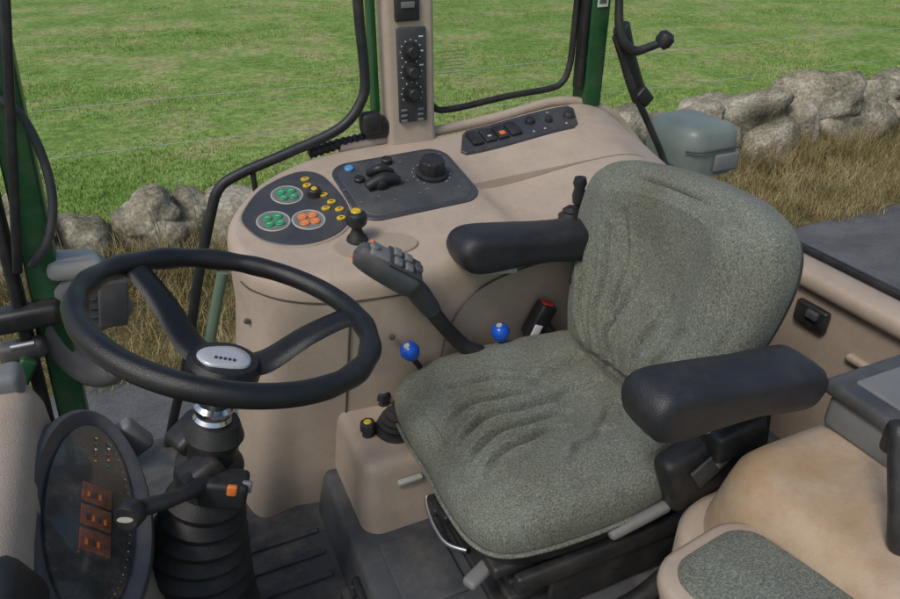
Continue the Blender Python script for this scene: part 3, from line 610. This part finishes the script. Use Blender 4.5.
M_blade=gmat("grass_blades",[(.18,.31,.065),(.25,.38,.10),(.40,.41,.20)],(.85,24),pos=(.38,.5,.62),lo=.6,hi=1.3)
M_dry=gmat("dry_grass",[(.17,.16,.07),(.31,.25,.125),(.45,.37,.22)],(3,40))
M_verge=gmat("verge_soil",[(.08,.08,.035),(.15,.125,.06),(.22,.18,.09)],(3,30))
M_road=gmat("asphalt",[(.09,.095,.107),(.115,.12,.133),(.145,.15,.163)],(2,150),.85,lo=.65)
grid("ground",-300,300,-300,600,2,2,lambda x,y:-1.34,M_field)
grid("grass_field",-8,34,5.2,40,120,100,lambda x,y:-1.306+.05*sst(6,9,y)*(1+noise.noise(Vector((x*.4,y*.4,0)))),M_field)
grid("grass_verge",-12,40,3.9,6.6,140,12,lambda x,y:-1.312+.035*sst(3.95,4.5,y)+.02*noise.noise(Vector((x,y,2))),M_verge)
grid("road",-30,60,-3.0,4.02,2,2,lambda x,y:-1.296,M_road)
def blades(name,n,xf,yf,hmin,hmax,w,mt,lean=.5,z0=-1.3):
    x=xf(n);y=yf(n,x);h=rng.uniform(hmin,hmax,n);a=rng.uniform(0,2*np.pi,n)
    l=rng.uniform(0,lean,n)*h;la=rng.uniform(0,2*np.pi,n)
    cxv,sxv=np.cos(a)*w/2,np.sin(a)*w/2
    z=np.full(n,z0)
    v=np.empty((n,5,3))
    v[:,0]=np.stack([x-cxv,y-sxv,z],1);v[:,1]=np.stack([x+cxv,y+sxv,z],1)
    mx,my=x+np.cos(la)*l*.35,y+np.sin(la)*l*.35
    v[:,2]=np.stack([mx+cxv*.8,my+sxv*.8,z+h*.6],1);v[:,3]=np.stack([mx-cxv*.8,my-sxv*.8,z+h*.6],1)
    v[:,4]=np.stack([x+np.cos(la)*l,y+np.sin(la)*l,z+h],1)
    V=v.reshape(-1,3);idx=np.arange(n)*5
    q=np.stack([idx,idx+1,idx+2,idx+3],1);t=np.stack([idx+3,idx+2,idx+4],1)
    me=bpy.data.meshes.new(name)
    me.vertices.add(len(V));me.vertices.foreach_set("co",V.ravel())
    me.loops.add(n*7);me.loops.foreach_set("vertex_index",np.concatenate([q,t],1).ravel())
    me.polygons.add(n*2);ls=np.empty(n*2,int);ls[0::2]=np.arange(n)*7;ls[1::2]=np.arange(n)*7+4
    me.polygons.foreach_set("loop_start",ls)
    me.update(calc_edges=True);me.validate()
    return obj(name,me,mt,smooth=False)
_fy=[None]
cls=rng.random((900,2))
def fx(n):
    yc=6.2+15*cls[:,0]**1.4;xc=yc*(-.22+1.77*cls[:,1])
    pick=rng.integers(0,900,n);loose=rng.random(n)<.6
    y=np.where(loose,6.1+15*rng.random(n)**1.5,yc[pick]+rng.normal(0,.15,n))
    x=np.where(loose,y*rng.uniform(-.22,1.55,n),xc[pick]+rng.normal(0,.18,n))
    _fy[0]=np.maximum(y,6.05);return x
blades("field_grass_blades",130000,fx,lambda n,x:_fy[0],.02,.06,.011,M_blade,1.4,-1.27)
def clx(n):
    c=rng.uniform(-2,11,300);return c[rng.integers(0,300,n)]+rng.normal(0,.14,n)
blades("dry_grass_verge",36000,lambda n:rng.uniform(-2.2,12,n),lambda n,x:np.clip(3.98+1.6*rng.random(n)**.9+.10*np.sin(x*5)+.06*np.sin(x*13),3.9,5.7),.05,.20,.006,M_dry,1.3,-1.29)
blades("tall_dry_grass",10000,clx,lambda n,x:5.1+.45*rng.random(n),.12,.42,.006,M_dry,.9,-1.29)
blades("dry_stalks",70,lambda n:rng.uniform(-1.6,1.5,n),lambda n,x:5.1+.35*rng.random(n),.45,.8,.008,M_dry,.4,-1.29)
def rock(bm,c,s,rot,seed,sub=4):
    r=bmesh.ops.create_icosphere(bm,subdivisions=sub,radius=1)
    R=Euler(rot).to_matrix();o=Vector((seed*7.3,seed*3.1,seed))
    for v in r['verts']:
        d=v.co.normalized()
        m=max(abs(d.x),abs(d.y),abs(d.z));f=1/(m**.35)*.90
        f+=.32*noise.noise(d*1.0+o)+.10*noise.noise(d*2.4+o)+.035*noise.noise(d*6+o)+.012*noise.noise(d*15+o)
        q=Vector((d.x*f*s[0],d.y*f*s[1],d.z*f*s[2]));v.co=R@q+Vector(c)
bm=bmesh.new();x=-4.5;k=0
while x<15:
    g=1.0 if x<2.5 else 1.5
    w=random.uniform(.20,.55)*g*(.9 if x>2.5 else 1);h=random.uniform(.19,.32)*min(g,1.25)
    rock(bm,(x+w,5.74+random.uniform(-.14,.10),-1.3+h*random.uniform(.5,.8)),(w,.32,h),(random.uniform(-.3,.3),random.uniform(-.3,.3),random.uniform(-.5,.5)),k);k+=1
    x+=w*random.uniform(1.45,1.65)
x=-4.4
while x<15:
    g=1.0 if x<2.5 else 1.4
    w=random.uniform(.13,.42)*g;h=random.uniform(.12,.23)*min(g,1.3)
    if random.random()<(.75 if x<2.5 else .75):
        rock(bm,(x+w,5.84+random.uniform(-.14,.14),-1.3+random.uniform(.33,.48)*(1.2 if x>2.5 else 1)),(w,.25,h),(random.uniform(-.4,.4),random.uniform(-.45,.45),random.uniform(-.6,.6)),k);k+=1
    x+=w*random.uniform(1.6,2.1)
x=2.5
while x<15:
    w=random.uniform(.2,.45)
    rock(bm,(x+w,6.2+random.uniform(-.1,.1),-1.3+random.uniform(.2,.42)),(w,.28,random.uniform(.2,.28)),(random.uniform(-.3,.3),random.uniform(-.3,.3),random.uniform(-.5,.5)),k,3);k+=1
    x+=w*1.7
for i in range(40):
    w=random.uniform(.06,.16);rock(bm,(random.uniform(-4,14),5.42+random.uniform(-.15,.1),-1.26),(w,w*.8,w*.7),(random.random(),random.random(),0),k,2);k+=1
M_stone=gmat("granite",[(.14,.135,.10),(.29,.265,.21),(.44,.41,.35)],(2.2,34),pos=(.38,.5,.62),lo=.55)
nt=M_stone.node_tree;b=nt.nodes["Principled BSDF"];nn=nt.nodes.new("ShaderNodeTexNoise");nn.inputs["Scale"].default_value=24;nn.inputs["Detail"].default_value=8
gg=nt.nodes.new("ShaderNodeNewGeometry");nt.links.new(gg.outputs["Position"],nn.inputs["Vector"])
bb=nt.nodes.new("ShaderNodeBump");bb.inputs["Distance"].default_value=.03;bb.inputs["Strength"].default_value=.6;nt.links.new(nn.outputs["Fac"],bb.inputs["Height"]);nt.links.new(bb.outputs["Normal"],b.inputs["Normal"])
from_bm("stone_wall",bm,M_stone,angle=70)
wf=empty("wire_fence")
for i,z in enumerate((-.22,-.62)):
    P=[(x,6.6,z-.02*math.sin((x%4.2)/4.2*math.pi)) for x in np.arange(-6,16,.7)]
    tube("wire_%d"%i,P,.0032,M_lgrey,wf,smoothk=1,seg=6)
for i,x in enumerate((-1.05,2.47,4.6,13.0)):
    cyl("post_%d"%i,(x,6.62,-1.35),(0,0,1),.012,1.25,M_steel,wf)

# ------------------------------------------------------------ LIGHT, WORLD, CAMERA
el_,az=math.radians(52),math.radians(240)
w=bpy.data.worlds.new("World");bpy.context.scene.world=w;w.use_nodes=True
nt=w.node_tree;bg=nt.nodes["Background"];sk=nt.nodes.new("ShaderNodeTexSky");sk.sky_type='NISHITA';sk.sun_disc=False
sk.sun_elevation=el_;sk.sun_rotation=az;sk.air_density=1.0;sk.dust_density=3;sk.ozone_density=1.0
nt.links.new(sk.outputs[0],bg.inputs[0]);bg.inputs[1].default_value=.12
sd=bpy.data.lights.new("sun","SUN");sd.energy=1.5;sd.angle=math.radians(14);sd.color=(1,.97,.93)
so=bpy.data.objects.new("sun",sd);C.objects.link(so)
dirv=Vector((math.sin(az)*math.cos(el_),math.cos(az)*math.cos(el_),math.sin(el_)))
so.rotation_euler=dirv.to_track_quat('Z','Y').to_euler();so.location=dirv*20
cd=bpy.data.cameras.new("camera");cd.lens=28;cd.sensor_width=36;cd.clip_start=.02;cd.clip_end=2000
cam=bpy.data.objects.new("camera",cd);C.objects.link(cam);cam.location=(0,0,1.3)
cam.rotation_euler=(math.radians(60),0,math.radians(-24));bpy.context.scene.camera=cam
s=bpy.context.scene;s.view_settings.view_transform='Standard';s.view_settings.look='None';s.view_settings.exposure=0
